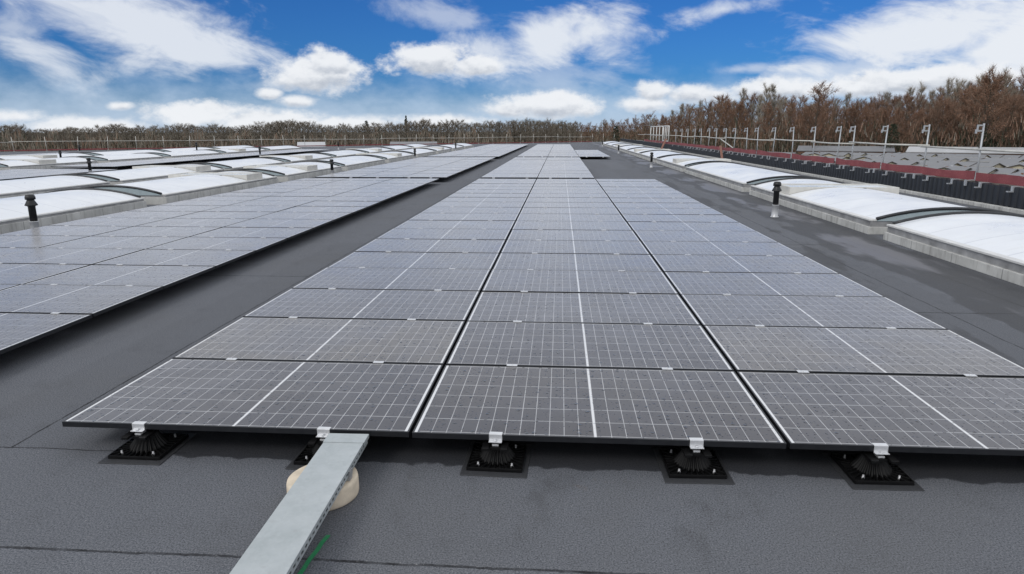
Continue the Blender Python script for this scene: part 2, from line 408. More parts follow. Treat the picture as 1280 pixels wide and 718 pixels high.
def blob(px, py, hw, hh, rot=0., noise=None, amp=1.2, soft=.35, gain=1., thr=0.):
    a0, e0 = pix(px, py); k = 360/(2*PI*f_)
    w_, h_ = hw*k, hh*k
    da = nt.math('SUBTRACT', az, a0); de = nt.math('SUBTRACT', el, e0)
    c_, s_ = math.cos(R(rot)), math.sin(R(rot))
    u = nt.math('ADD', nt.math('MULTIPLY', da, c_/w_), nt.math('MULTIPLY', de, s_/w_))
    v = nt.math('ADD', nt.math('MULTIPLY', da, -s_/h_), nt.math('MULTIPLY', de, c_/h_))
    d = nt.math('SQRT', nt.math('ADD', nt.math('MULTIPLY', u, u), nt.math('MULTIPLY', v, v)))
    q = nt.math('ADD', nt.math('SUBTRACT', 1.-thr, d), nt.math('MULTIPLY', nt.math('SUBTRACT', noise, .5), amp))
    return nt.math('MULTIPLY', nt.smooth(q, 0., soft), gain), v
nb = nt.math('ADD', nt.math('MULTIPLY', n_c, .7), nt.math('MULTIPLY', n_f, .3))
def vmax(l):
    r = l[0]
    for q in l[1:]: r = nt.math('MAXIMUM', r, q)
    return r
cum = []; low = None
CUM = [(395,92,64,25),(408,76,34,17),(540,76,62,22),(590,82,44,14),(150,133,17,6),(338,117,18,7),(372,127,28,9),(690,130,80,18),(636,138,50,12),
       (816,114,30,13),(805,130,50,12),(880,118,70,12),(985,112,90,14),(1100,106,90,16),(1190,98,70,15),(20,146,32,9),(100,158,85,12),(250,143,75,15),(330,150,110,15),(430,154,90,11),(560,151,90,9)]
for (px,py,hw,hh) in CUM:
    q, v = blob(px, py, hw*1.05, hh*1.12, 0, nb, 1.9, .55 if hh > 12 else .75, 1.)
    cum.append((q, v))
D_c = vmax([q for q, v in cum])
# shading: grey base of each puff where its own lower part is
sh = None
for q, v in cum[:15]:
    s_ = nt.math('MULTIPLY', q, nt.smooth(v, .25, -.75))
    sh = s_ if sh is None else nt.math('MAXIMUM', sh, s_)
wis = []
for (px,py,hw,hh,rot,gain) in [(195,40,150,48,-18,1.),(110,18,95,28,-22,.9),(265,60,70,36,-10,1.),(40,66,66,26,-28,.9),(15,40,40,30,0,.6),(560,18,110,20,-8,.55),(680,50,110,48,12,1.05),(735,42,76,32,10,1.05),(620,62,70,30,0,.9),
                          (905,12,78,13,6,.9),(925,87,44,8,3,.6),(1180,38,180,58,10,1.1),(1270,60,130,60,0,1.15),(1080,82,120,24,10,.7),(345,105,70,10,6,.35),(690,95,90,30,0,.4)]:
    q, v = blob(px, py, hw*1.1, hh*1.15, rot, n_w, 2.5, .9, gain)
    wis.append(q)
D_w = vmax(wis)
hz = nt.math('MULTIPLY', nt.smooth(nt.math('ADD', el, nt.math('MULTIPLY', nt.math('SUBTRACT', n_c, .5), 4.)), 5.2, .2), .72)   # milky air low down
# closed cloud deck overhead and behind, out of view, shaped to brighten panel reflections
deck = nt.smooth(nt.math('ADD', el, nt.math('MULTIPLY', nt.math('SUBTRACT', n_w, .5), 5.)), 11.6, 14.5)
aza = nt.math('ABSOLUTE', nt.math('ADD', az, 4.)); side = nt.smooth(aza, 42., 62.)
deck = nt.math('MAXIMUM', deck, nt.math('MULTIPLY', side, nt.smooth(nt.math('ADD', n_c, nt.math('MULTIPLY', n_w, .6)), .5, .8)))
rel = nt.math('MULTIPLY', nt.math('SUBTRACT', n_c, n_c2), 1.0)
bri = nt.math('ADD', nt.math('SUBTRACT', .94, nt.math('MULTIPLY', sh, .38)), rel)
bri = nt.math('MINIMUM', nt.math('MAXIMUM', bri, .42), .97)
ccol = nt.mix(nt.smooth(bri, .45, .95), (.48/SK*1.0,.525/SK,.60/SK), (.88/SK,.90/SK,.93/SK))
skyc = nt.mix(nt.math('MULTIPLY', D_w, .88, clamp=True), base, (.80/SK,.84/SK,.90/SK))
skyc = nt.mix(hz, skyc, (.60/SK,.72/SK,.88/SK))
skyc = nt.mix(nt.math('MULTIPLY', D_c, .96), skyc, ccol)
dk = nt.lin(n_w, .3, .7, .78, 1.06)
dcol = nt.mix(dk, (0,0,0), (.89/SK,.915/SK,.96/SK))
skyc = nt.mix(deck, skyc, dcol)
nt.l.new(skyc, bg.inputs['Color']); bg.inputs['Strength'].default_value = SK
w.cycles.sampling_method = 'MANUAL'; w.cycles.sample_map_resolution = 1024

sun = bpy.data.lights.new('sun', 'SUN'); so = bpy.data.objects.new('sun', sun); COL.objects.link(so)
sun.energy = .9; sun.angle = R(18); sun.color = (1, .965, .91)
sd = Vector((math.sin(SUN_AZ)*math.cos(SUN_EL), math.cos(SUN_AZ)*math.cos(SUN_EL), math.sin(SUN_EL)))
so.rotation_euler = sd.to_track_quat('Z', 'Y').to_euler(); so.location = (0, -20, 40)
C.view_settings.view_transform = 'Standard'; C.view_settings.look = 'None'; C.view_settings.exposure = 0; C.view_settings.gamma = 1

# ------------------------------------------------------------------ ground and roof
GZ = -6.5
b_ = MB(); b_.add([(-6000,-3000,GZ),(6000,-3000,GZ),(6000,7000,GZ),(-6000,7000,GZ)], [(0,1,2,3)])
tag(b_.build('ground', M['ground']), kind='structure')
def far_y(x): return 64.5 + (x + 58.4) * .925
XR = 12.65; XL = -95
b_ = MB(); nx = 1
top = [(XL,-14),(XR,-14),(XR,far_y(XR)),(XL,far_y(XL))]
b_.add([(x,y,0) for x,y in top], [(0,1,2,3)])
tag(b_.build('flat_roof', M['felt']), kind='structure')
b_ = MB()
for i in range(4):
    a, c = top[i], top[(i+1)%4]
    b_.add([(a[0],a[1],GZ),(c[0],c[1],GZ),(c[0],c[1],-.004),(a[0],a[1],-.004)], [(0,1,2,3)])
tag(b_.build('warehouse_walls', M['bldg']), 'dark clad walls of the warehouse below the flat roof', 'building')

# ------------------------------------------------------------------ solar panels
def ring(b, W, D, w_, z0, z1, mat=0):
    o = [(-W/2,0),(W/2,0),(W/2,D),(-W/2,D)]; i = [(-W/2+w_,w_),(W/2-w_,w_),(W/2-w_,D-w_),(-W/2+w_,D-w_)]
    vs = [(x,y,z1) for x,y in o] + [(x,y,z1) for x,y in i] + [(x,y,z0) for x,y in o] + [(x,y,z0) for x,y in i]
    fs = []
    for k in range(4):
        n = (k+1)%4
        fs += [(k,n,4+n,4+k), (8+n,8+k,12+k,12+n), (8+k,8+n,n,k), (4+k,4+n,12+n,12+k)]
    b.add(vs, fs, mat)
def frame_bm(W):
    b = MB(); ring(b, W, D, .011, -.035, 0); return b
def glass_bm(W):
    b = MB(); b.box(-W/2+.011, W/2-.011, .011, D-.011, -.008, -.0015); return b
GP = 'solar panels of the roof arrays'
def proto_parts(W, mat):
    t = thing('solar_panel'); frame_bm(W).build('frame', M['black_frame'], t); glass_bm(W).build('glass', mat, t); return t
protoC = proto_parts(WC, M['cells_wide']); protoL = proto_parts(WL, M['cells_slim']); protoF = proto_parts(WC, M['cells_film'])
used = set()
def jit(a): return random.uniform(-a, a)
def place_panel(proto, x, y, label):
    if proto not in used: o = proto; used.add(proto)
    else: o = copy_tree(proto)
    o.location = (x + jit(.002), y + jit(.002), ZP + jit(.0025)); o.rotation_euler = (jit(.0022), jit(.0014), jit(.0006))
    tag(o, label, 'solar panel', GP)
colC = ['left','middle','right']; colL = ['right','middle','left']
for r in range(18):
    for c in range(3):
        lab = f'black framed solar panel in the {ORD[r]} row from the front, {colC[c]} column of central array'
        if r == 1 and c == 0: lab = 'solar panel with brownish film, second row from the front, left column of central array'
        if r == 1 and c == 2: lab = 'solar panel with brownish film, second row from the front, right column of central array'
        place_panel(protoF if (r, c) in ((1,0),(1,2)) else protoC, -1.15 + PXC*c, r*PY, lab)
    for c in range(3):
        place_panel(protoL, -3.87 - PXL/2 - PXL*c, r*PY, f'pale solar panel in the {ORD[r]} row from the front, {colL[c]} column of left array')
# distant panels: one mesh each
def one_bm(W, b=None, ox=0, oy=0):
    b = b or MB(); b.box(ox-W/2, ox+W/2, oy, oy+D, ZP*0-.035, -.001, 0)
    b.add([(ox-W/2+.011,oy+.011,.001),(ox+W/2-.011,oy+.011,.001),(ox+W/2-.011,oy+D-.011,.001),(ox-W/2+.011,oy+D-.011,.001)], [(0,1,2,3)], 1)
    return b
meC = one_bm(WC).mesh('solar_panel', [M['black_frame'], M['cells_wide']]); meL = one_bm(WL).mesh('solar_panel', [M['black_frame'], M['cells_slim']])
def far_panel(me, x, y, label):
    o = bpy.data.objects.new('solar_panel', me); COL.objects.link(o); o.location = (x+jit(.003), y, ZP+jit(.003)); o.rotation_euler = (jit(.0025), jit(.0014), 0)
    tag(o, label, 'solar panel', GP)
B2, B3 = 23.35, 46.0
for r in range(17):
    for c in range(2): far_panel(meC, -1.15+PXC*c, B2+r*PY, f'solar panel in row {r+1} of the central array behind the first gap, {colC[c*2]} column')
    for c in range(3): far_panel(meL, -3.7-PXL/2-PXL*c, B2+r*PY, f'solar panel in row {r+1} of the left array behind the first gap, {colL[c]} column')
for r in range(14):
    for c in range(3): far_panel(meC, -1.15+PXC*c, B3+r*PY, f'far solar panel in row {r+1} of the central array behind its second gap, {colC[c]} column')
for r in range(14):
    for c in range(3): far_panel(meL, -3.6-PXL/2-PXL*c, B3+r*PY, f'far solar panel in row {r+1} of the left array behind its second gap, {colL[c]} column')
st = MB()
for r in range(14, 37):
    for c in range(3):
        if c < 2: one_bm(WC, st, -1.15+PXC*c, B3+r*PY)
        one_bm(WL, st, -3.6-PXL/2-PXL*c, B3+r*PY)
for r in range(17):
    for c in range(3): one_bm(WL, st, -21.2-PXL/2-PXL*c, 7.2+r*PY)
for r in range(28):
    for c in range(2): one_bm(WL, st, -23.2-PXL/2-PXL*c, 31.2+r*PY)
for r in range(22):
    for c in range(3): one_bm(WL, st, -39.-PXL/2-PXL*c, 27+r*PY)
o = st.build('solar_panel_field', [M['black_frame'], M['cells_far']], loc=(0,0,ZP))
tag(o, 'far solar panels of the outer arrays merging into a grey sheet', 'solar panels', kind='stuff')

# ------------------------------------------------------------------ clamps between rows
b = MB(); b.box(-.042,.042,-.020,.020,.0005,.005); b.box(-.030,.030,-.008,.008,-.03,.0005)
b.lathe([(.007,.005),(.007,.010),(.004,.011)], 8)
clamp_me = b.mesh('panel_clamp', M['alu'])
def clamp(x, y, label):
    o = bpy.data.objects.new('panel_clamp', clamp_me); COL.objects.link(o); o.location = (x+jit(.03), y+jit(.002), ZP)
    tag(o, label, 'clamp', 'silver clamps between the panel rows')
for r in range(1, 18):
    for c in range(3):
        for s, sn in ((-1,'left'),(1,'right')):
            clamp(-1.15+PXC*c+s*.615, r*PY-.01, f'silver clamp on the {ORD[r-1]} seam from the front, {sn} half of central array, {colC[c]} column')
    for c in range(3):
        for s, sn in ((-1,'left'),(1,'right')):
            clamp(-3.87-PXL/2-PXL*c+s*.49, r*PY-.01, f'silver clamp on the {ORD[r-1]} seam from the front, {sn} half of left array, {colL[c]} column')
b = MB(); b.box(-.05,.05,-.03,.03,-.05,.006); ec = b.mesh('end_clamp', M['alu'])
for (x, y, t) in [(-1.77,B2,'left end of the second central block'),(-.40,B2-.25,'gap before the second central block, left of the seam'),(.53,B2,'second central block, left of the middle'),(1.75,B2,'second central block, right end'),
               (-1.77,B3,'third central block, left end'),(-.4,B3,'third central block, left of the seam'),(.53,B3,'third central block, at the middle'),(1.75,B3,'third central block, right of the middle'),(2.85,B3,'third central block, above the bare felt'),(4.05,B3,'third central block, right corner'),
               (-4.3,B2-.2,'left array gap, near the walkway'),(-5.2,B2-.2,'left array gap, right of centre'),(-6.5,B2-.2,'left array gap, at the centre'),(-7.6,B2-.2,'left array gap, near the skylights')]:
    o = bpy.data.objects.new('end_clamp', ec); COL.objects.link(o); o.location = (x, y-.02, ZP)
    tag(o, 'silver end clamp at the ' + t, 'clamp', 'silver end clamps at the block edges')

# ------------------------------------------------------------------ pedestal mounts under the front edge
def make_mount():
    t = thing('panel_mount')
    b = MB(); b.box(-.205,.205,-.225,.225,.0005,.006); b.build('felt_patch', M['patch'], t, bevel=.004)
    b = MB(); b.box(-.172,.172,-.172,.172,.006,.016)
    for i in range(28):
        a = 2*PI*i/28; c_, s_ = math.cos(a), math.sin(a); L = .163/max(abs(c_), abs(s_))
        b.bar((c_*.10, s_*.10, .024), (c_*L, s_*L, .020), .007, .020)
    for (x0,y0,x1,y1) in [(-.168,-.168,.168,-.168),(.168,-.168,.168,.168),(.168,.168,-.168,.168),(-.168,.168,-.168,-.168)]:
        b.bar((x0,y0,.020),(x1,y1,.020),.008,.018)
    b.build('base_plate', M['black_plastic'], t, bevel=.0015)
    b = MB(); b.lathe([(.128,.016),(.118,.030),(.098,.055),(.080,.080),(.066,.105),(.058,.125),(.052,.128)], 144, flute=24, depth=.16)
    b.build('cone', M['black_plastic'], t)
    b = MB(); b.lathe([(.052,.126),(.052,.138),(.03,.140)], 24); b.box(-.034,.034,-.11,0,.118,.138)
    for s in (-1, 1):
        b.box(s*.058-.022, s*.058+.022, -.150, .030, .130, .148)
        b.box(s*.030-.010, s*.030+.010, -.030, .030, .138, .160)
    b.build('head', M['black_plastic'], t, bevel=.002)
    b = MB()
    b.box(-.028,.028,-.018,.018,.150,.1735)                  # bracket foot
    b.box(-.020,.020,-.100,-.04,.1405,.152); b.box(-.041,.041,-.086,-.0815,.168,.2125)                # upright face in front of the frame
    b.box(-.041,.041,-.0815,-.050,.2105,.2145)               # lip over the frame
    b.box(-.041,.041,-.110,-.086,.168,.173)
    b.lathe([(.008,.173),(.008,.181),(.003,.182)], 8, 0, -.098)
    b.build('clamp', M['alu'], t, bevel=.0012)
    for (sx, sy) in ((-1,-1),(1,-1),(1,1),(-1,1)):
        b = MB(); b.lathe([(.010,.016),(.010,.030),(.007,.032),(.007,.044),(.004,.046)], 10, sx*.105, sy*.125)
        b.build('screw', M['screw'], t)
    return t
mp = make_mount()
for i, (x, lab) in enumerate([(-1.775,'black ribbed mount under the front left corner panel, leftmost on the felt'),
                      (-.555,'black ribbed mount half hidden behind the galvanised tray and cream block'),
                      (.535,'black ribbed mount under the middle panel, left of its centre line'),
                      (1.755,'black ribbed mount under the middle panel, right of its centre line'),
                      (2.835,'black ribbed mount under the right panel, rightmost one in view'),
                      (4.06,'black ribbed mount under the outer right corner of the front row')]):
    o = mp if i == 0 else copy_tree(mp)
    o.location = (x, .0815, 0); o.rotation_euler = (0,0,jit(.03)); tag(o, lab, 'panel mount', 'black mounts along the front edge')

# ------------------------------------------------------------------ cable tray, block, strap
t = thing('cable_tray', (-.383, -.035, 0), R(1.15)); tag(t, 'galvanised cable tray with flat lid running from under the panels over a cream block', 'cable tray')
L = 2.6; hwid = .122
b = MB(); b.box(-hwid,hwid,-L,0,.197,.2)
b.box(-hwid,-hwid+.0025,-L,0,.180,.1968); b.box(hwid-.0025,hwid,-L,0,.180,.1968)
b.build('lid', M['galv'], t)
b = MB(); b.box(-hwid-.002,hwid+.002,-.115,.004,.2006,.2030); b.box(-hwid-.0045,-hwid-.002,-.115,.004,.178,.2030); b.box(hwid+.002,hwid+.0045,-.115,.004,.178,.2030)
b.build('lid_joint', M['galv'], t, bevel=.001)
b = MB(); hw2 = hwid-.006
b.box(-hw2,hw2,-L,-.002,.142,.145)
for s in (-1,1):
    x0 = s*hw2
    b.box(x0-.001,x0+.001,-L,-.002,.145,.158); 
    for k in range(int(L/.05)): b.box(x0-.001,x0+.001,-.002-.05*k-.022,-.002-.05*k,.158,.1765)
    b.box(x0-.001,x0+.001,-L,-.002,.1765,.192)
b.build('tray_base', M['galv'], t)
b = MB(); b.box(-.125,.125,-.42,-.37,.118,.1415); b.box(.119,.128,-.42,-.37,.1415,.176); b.build('support_bracket', M['flashing'], t)
b = MB(); prof = [(.0,.001),(.190,.001),(.197,.006),(.200,.02),(.199,.095),(.196,.108),(.186,.115),(.0,.1165)]
b.lathe(prof, 56); o = b.build('concrete_block', M['concrete'], loc=(-.425,-.405,0)); tag(o, 'round cream concrete block carrying the galvanised cable tray', 'concrete block')
b = MB()
pts = [(-.262,-.80,.004),(-.272,-.86,.006),(-.275,-.93,.005),(-.285,-1.0,.006),(-.288,-1.08,.005),(-.300,-1.2,.005),(-.31,-1.4,.004)]
for i in range(len(pts)-1):
    a, c = pts[i], pts[i+1]; w_ = .010
    b.add([(a[0]-w_,a[1],a[2]-.003),(a[0]+w_,a[1],a[2]-.003),(c[0]+w_,c[1],c[2]-.003),(c[0]-w_,c[1],c[2]-.003),
           (a[0]-w_,a[1],a[2]+.003),(a[0]+w_,a[1],a[2]+.003),(c[0]+w_,c[1],c[2]+.003),(c[0]-w_,c[1],c[2]+.003)],
          [(3,2,1,0),(4,5,6,7),(0,1,5,4),(1,2,6,5),(2,3,7,6),(3,0,4,7)])
tag(b.build('green_strap', M['green']), 'short green strap lying on the grey felt beside the tray', 'strap')

# ------------------------------------------------------------------ barrel skylights
def arc(W, rise, n=14):
    Rr = (W*W/4 + rise*rise)/(2*rise); a0 = math.asin(W/2/Rr)
    return [(Rr*math.sin(-a0+2*a0*i/n), Rr*math.cos(-a0+2*a0*i/n) - (Rr-rise)) for i in range(n+1)]
def skylight(x0, x1, y0, y1, label, group, hatch=None, kz=.15):
    """x0..x1 wide, runs along y; origin at its base, near end"""
    xc = (x0+x1)/2; W = x1-x0; Ln = y1-y0; t = thing('barrel_skylight', (xc, y0, 0)); tag(t, label, 'skylight', group)
    b = MB(); k = .10
    for s in (-1,1):
        a, c = sorted((s*W/2, s*(W/2-k))); b.box(a, c, 0, Ln, 0, kz)
    b.box(-W/2+k, W/2-k, 0, k, 0, kz); b.box(-W/2+k, W/2-k, Ln-k, Ln, 0, kz)
    b.build('kerb', M['kerb'], t, bevel=.006)
    b = MB(); i0 = .045
    for s in (-1,1):
        a, c = sorted((s*(W/2-i0), s*(W/2-i0-.06))); b.box(a, c, .03, Ln-.03, kz, .265)
    b.box(-W/2+i0+.06, W/2-i0-.06, .03, .09, kz, .265); b.box(-W/2+i0+.06, W/2-i0-.06, Ln-.09, Ln-.03, kz, .265)
    b.build('flashing', M['flashing'], t)
    b = MB()
    for s in (-1,1):
        a, c = sorted((s*(W/2-.02), s*(W/2-.17))); b.box(a, c, .02, Ln-.02, .265, .300)
    b.build('rim', M['rim'], t, bevel=.006)
    pr = arc(W-.30, .215); n = len(pr); zb = .298
    def vault(ya, yb):
        b = MB(); vs = [(x, ya, z+zb) for x,z in pr] + [(x, yb, z+zb) for x,z in pr]
        b.add(vs, [(i, i+1, n+i+1, n+i) for i in range(n-1)], 0, True)
        vs2 = [(x, ya, z+zb-.02) for x,z in pr] + [(x, yb, z+zb-.02) for x,z in pr]
        b.add(vs2, [(n+i, n+i+1, i+1, i) for i in range(n-1)], 0, True)
        b.build('vault', M['vault'], t)
    if hatch is None: vault(.03, Ln-.03)
    else: vault(.03, hatch-.02); vault(hatch+1.32, Ln-.03)
    for ya, yb in ((.012,.028),(Ln-.028,Ln-.012)):
        b = MB(); vs = [(x, ya, z+zb-.004) for x,z in pr] + [(x, ya, .268) for x,z in pr] + [(x, yb, z+zb-.004) for x,z in pr] + [(x, yb, .268) for x,z in pr]
        fs = [(n+i, n+i+1, i+1, i) for i in range(n-1)] + [(2*n+i, 2*n+i+1, 3*n+i+1, 3*n+i) for i in range(n-1)]
        b.add(vs, fs); b.build('end_panel', M['end'], t)
        ym = (ya+yb)/2
        b = MB(); b.tube([(x*1.006, ym, z+zb+.016) for x,z in pr], [.034]*n, 6); b.build('edge_trim', M['trim'], t)
    if hatch is not None:
        b = MB(); h0, h1 = hatch, hatch+1.30; zt = .515; ww = W/2-.16
        b.box(-ww, ww, h0, h0+.06, .30, zt); b.box(-ww, ww, h1-.06, h1, .30, zt)
        b.box(-ww, -ww+.06, h0+.06, h1-.06, .30, zt); b.box(ww-.06, ww, h0+.06, h1-.06, .30, zt)
        hf = b.build('hatch_frame', M['hatch'], t, bevel=.008)
        b = MB(); b.box(-ww+.06, ww-.06, h0+.06, h1-.06, zt-.07, zt-.03); b.build('hatch_pane', M['pane'], hf)
        b = MB(); b.box(-.06,.06,h0-.10,h0-.002,.44,.495); b.box(.5,.56,h0-.06,h0-.002,.43,.495); b.build('hatch_motor', M['trim'], hf)
    return t
rows = [('right row beside the ribbed wall', 7.1, 10.35, [(.2,9.3,None),(9.95,18.6,5.3),(19.5,30.2,None),(31.1,40.3,2.6),(41.2,50.2,None),(51.1,60,3.),(61,70,None),(71,80,3.),(81,90,None),(91,100,None)]),
        ('row left of the left array', -13.6, -10.3, [(5.0,13.6,None),(14.55,22.3,5.4),(23.3,30.3,2.6),(31.2,39,None),(40,48,3),(49,57,None),(58,66,3),(67,75,None),(76,84,None)]),
        ('second row left of the left array', -18.5, -15.2, [(11,19.3,None),(19.95,27.7,5.4),(28.6,35,None),(36,43.5,2.5),(44.5,52,None),(53,61,3),(62,70,None),(71,79,None)]),
        ('row beyond the outer left array', -31.0, -27.8, [(20.5,28.8,None),(29.6,36.4,2.2),(37.5,43.6,None),(44.6,52,None),(53,61,2.5),(62,70,None)]),
        ('outermost left row', -36.6, -33.3, [(27,35,None),(36,44,3),(45,53,None),(54,62,None),(63,71,None)])]
for nm, x0, x1, secs in rows:
    for i, (a, c, h) in enumerate(secs):
        skylight(x0, x1, a, c, f'white barrel skylight, {ORD[i]} from the front in the {nm}', 'barrel skylights in rows', h, .15 if x0 > 0 else .215)

# ------------------------------------------------------------------ flue pipes
def flue(proto, x, y, label, sc=1.):
    global FLUE
    if FLUE is None:
        t = thing('flue_pipe')
        b = MB(); b.lathe([(.100,.001),(.098,.012),(.078,.03),(.076,.285),(.082,.288),(.082,.296),(.066,.30)], 20); b.build('sleeve', M['flue_sleeve'], t)
        b = MB(); b.lathe([(.066,.295),(.066,.60),(.07,.605),(.07,.625)], 20); b.build('pipe', M['flue'], t)
        b = MB(); b.lathe([(.062,.61),(.112,.625),(.112,.640),(.070,.725),(.066,.74),(.066,.745),(.092,.748),(.092,.80),(.075,.84),(.05,.85)], 20); b.build('cowl', M['flue'], t)
        FLUE = t; o = t
    else: o = copy_tree(FLUE)
    o.location = (x, y, 0); o.scale = (1,1,sc); o.rotation_euler = (0,0,jit(3)); tag(o, label, 'flue pipe', 'black flue pipes on the roof')
FLUE = None
for x, y, lab, sc in [(6.1,12.67,'black flue pipe with pale sleeve beside the near right skylights, largest on the right',1.),
                 (6.1,35.15,'black flue pipe beside the right skylights, second from the front',1.),
                 (6.3,59.6,'small black flue pipe beside the right skylights, third from the front',.9),
                 (6.6,88.8,'tiny black flue pipe at the far end of the right walkway',.9),
                 (-9.66,8.86,'black flue pipe with pale sleeve at the left edge of the photo',.97),
                 (-9.7,27.0,'black flue pipe left of the left array, second from the front',.92),
                 (-9.7,45.2,'black flue pipe left of the left array, third from the front',.95),
                 (-9.8,65.4,'tiny black flue pipe left of the left array, farthest one',1.),
                 (-20.6,25.7,'black flue pipe before the dark edge of the outer left array',1.05),
                 (-33.0,40.0,'small black flue pipe between the two outermost skylight rows, nearer one',1.),
                 (-44.2,57.0,'tiny black flue pipe near the far left guardrail',1.),
                 (-32.2,56.0,'tiny black flue pipe between the outermost skylight rows, farther one',1.3),
                 (-22.6,47.9,'small black flue pipe right of the outer left array',1.1),
                 (-24.8,73.5,'tiny black flue pipe near the far guardrail, left of centre',1.1)]:
    flue(None, x, y, lab, sc)

# ------------------------------------------------------------------ right parapet: upstand, ribbed wall, posts, net, rail
Y0, Y1 = 2., far_y(12.550)-1.
b = MB(); yy = Y0
prof = [(0,0),(.10,0),(.13,-.035),(.22,-.035),(.25,0)]
vs = []; 
while yy < Y1:
    for dy, dx in prof[:-1]: vs.append((12.550+dx, yy+dy))
    yy += .25
n = len(vs); V = [(x,y,.0) for x,y in vs] + [(x,y,.60) for x,y in vs] + [(12.630,y,.60) for x,y in vs]
b.add(V, [(i+1,i,n+i,n+i+1) for i in range(n-1)] + [(n+i+1,n+i,2*n+i,2*n+i+1) for i in range(n-1)])
b.box(12.632,12.680,Y0,Y1,-.3,.61)
t = b.build('parapet_wall', M['cladding']); tag(t, 'dark ribbed metal parapet wall along the right roof edge', 'parapet')
b = MB(); b.box(12.32,12.490,Y0,Y1,0,.10); tag(b.build('parapet_upstand', M['kerb'], bevel=.01), 'low pale block upstand at the foot of the ribbed wall', 'upstand')
PX = 12.770
posts = [17.67,20.74,23.84,26.7,28.32,31.27,34.33,37.84,40.97,43.61,47.04,49.45,52.96,55.67,58.66,61.98,65.24,68.85,72.3]
posts = [round((q+3.78)*.935-3.78, 2) for q in [11.5, 14.6] + posts]
def make_post():
    t = thing('guard_post')
    b = MB(); b.tube([(0,0,.35),(0,0,2.22)], [.026,.026], 8); b.build('pole', M['post'], t)
    b = MB()
    b.box(-.17,-.03,-.025,.025,2.15,2.19); b.box(-.17,-.03,-.025,.025,2.0,2.04); b.box(-.17,-.14,-.025,.025,2.04,2.15); b.box(-.20,-.17,-.03,.03,1.95,2.06)
    b.build('top_bracket', M['post'], t)
    b = MB(); b.box(-.30,-.03,-.04,.04,.64,.66); b.box(-.30,-.26,-.04,.04,.50,.64); b.box(.03,.07,-.05,.05,.35,.80); b.build('foot_clamp', M['post'], t)
    return t
pp = make_post()
for i, y in enumerate(posts):
    o = pp if i == 0 else copy_tree(pp); o.location = (PX, y, 0); o.rotation_euler = (jit(.02), jit(.025), 0)
    tag(o, f'grey guardrail post with top bracket behind the ribbed wall, {ORD[i] if i<20 else "number "+str(i+1)} from the front', 'guard post', 'guardrail posts along the right wall')
b = MB(); b.box(-.32,0,-.04,.04,.614,.638); b.box(-.32,-.28,-.04,.04,.48,.614); b.box(-.43,-.32,-.04,.04,.48,.51)
hk = b.mesh('wall_hook', M['post'])
ys = []; y = 10.2
while y < 60: ys.append(y); y += 1.36
for i, y in enumerate(ys):
    o = bpy.data.objects.new('wall_hook', hk); COL.objects.link(o); o.location = (12.810, y, 0)
    tag(o, 'small pale hook bracket clipped over the top of the ribbed wall', 'bracket', 'hook brackets on the ribbed wall')
# netting strips
ys = [8.0,11.5]+[round((q+3.78)*.935-3.78, 2) for q in (17.67,23.84,28.32,34.33,40.97,47.04,52.96,61.98,72.33,84.5,100)]
for i in range(len(ys)-1):
    a, c = ys[i]+.06, ys[i+1]-.06; nn = 8; b = MB(); vs = []
    for k in range(nn+1):
        y = a + (c-a)*k/nn; sg = .02*math.sin(k*1.3+i); vs += [(12.715+sg*.6, y, .635+sg*.2), (12.715+sg, y, .885+sg-.02*math.sin(PI*k/nn)), (12.730+sg*.6, y, .635+sg*.2), (12.730+sg, y, .885+sg-.02*math.sin(PI*k/nn))]
    fs = []
    for k in range(nn):
        o_ = 4*k; fs += [(o_, o_+1, o_+5, o_+4), (o_+2, o_+6, o_+7, o_+3), (o_+1, o_+3, o_+7, o_+5), (o_, o_+4, o_+6, o_+2)]
    b.add(vs, fs); o = b.build('debris_net', M['net'])
    tag(o, f'red debris net strip above the ribbed wall, {ORD[i]} from the front', 'netting', 'red net strips along the right wall')
b = MB(); pts = [(12.800, y, .62) for y in (7,20,40,60,80,104)]; b.tube(pts, [.02]*len(pts), 6)
tag(b.build('toe_rail', M['rail']), 'thin pale rail along the bottom of the red netting', 'rail')
ys = [9.0]+posts[2:]+[93,97,101,105]
for i in range(0, len(ys)-2, 2):
    a, c = ys[i], ys[i+2]; b = MB(); sg = .05 if i % 4 else 0
    b.tube([(12.710, a-.25, 1.51+sg), (12.710, (a+c)/2, 1.49+sg), (12.710, c+.25, 1.52+sg)], [.03]*3, 8)
    tag(b.build('guard_rail', M['rail']), f'pale scaffold rail clipped to the guard posts, {ORD[i//2]} length from the front', 'rail', 'guard rails along the right wall')
b = MB(); b.bar((12.650,43.5,.9),(12.770,48.,1.48),.05,.05); tag(b.build('brace_tube', M['rail']), 'pale raking brace against the right guardrail', 'brace')
b = MB(); b.bar((11.9,43.,.03),(12.630,47.,.95),.16,.035); tag(b.build('timber_plank', M['wood']), 'reddish plank leaning against the ribbed wall', 'plank')
b = MB(); b.bar((11.7,70,.03),(12.630,73,1.15),.2,.04); tag(b.build('timber_plank', M['wood']), 'brown plank leaning at the far end of ribbed wall', 'plank')

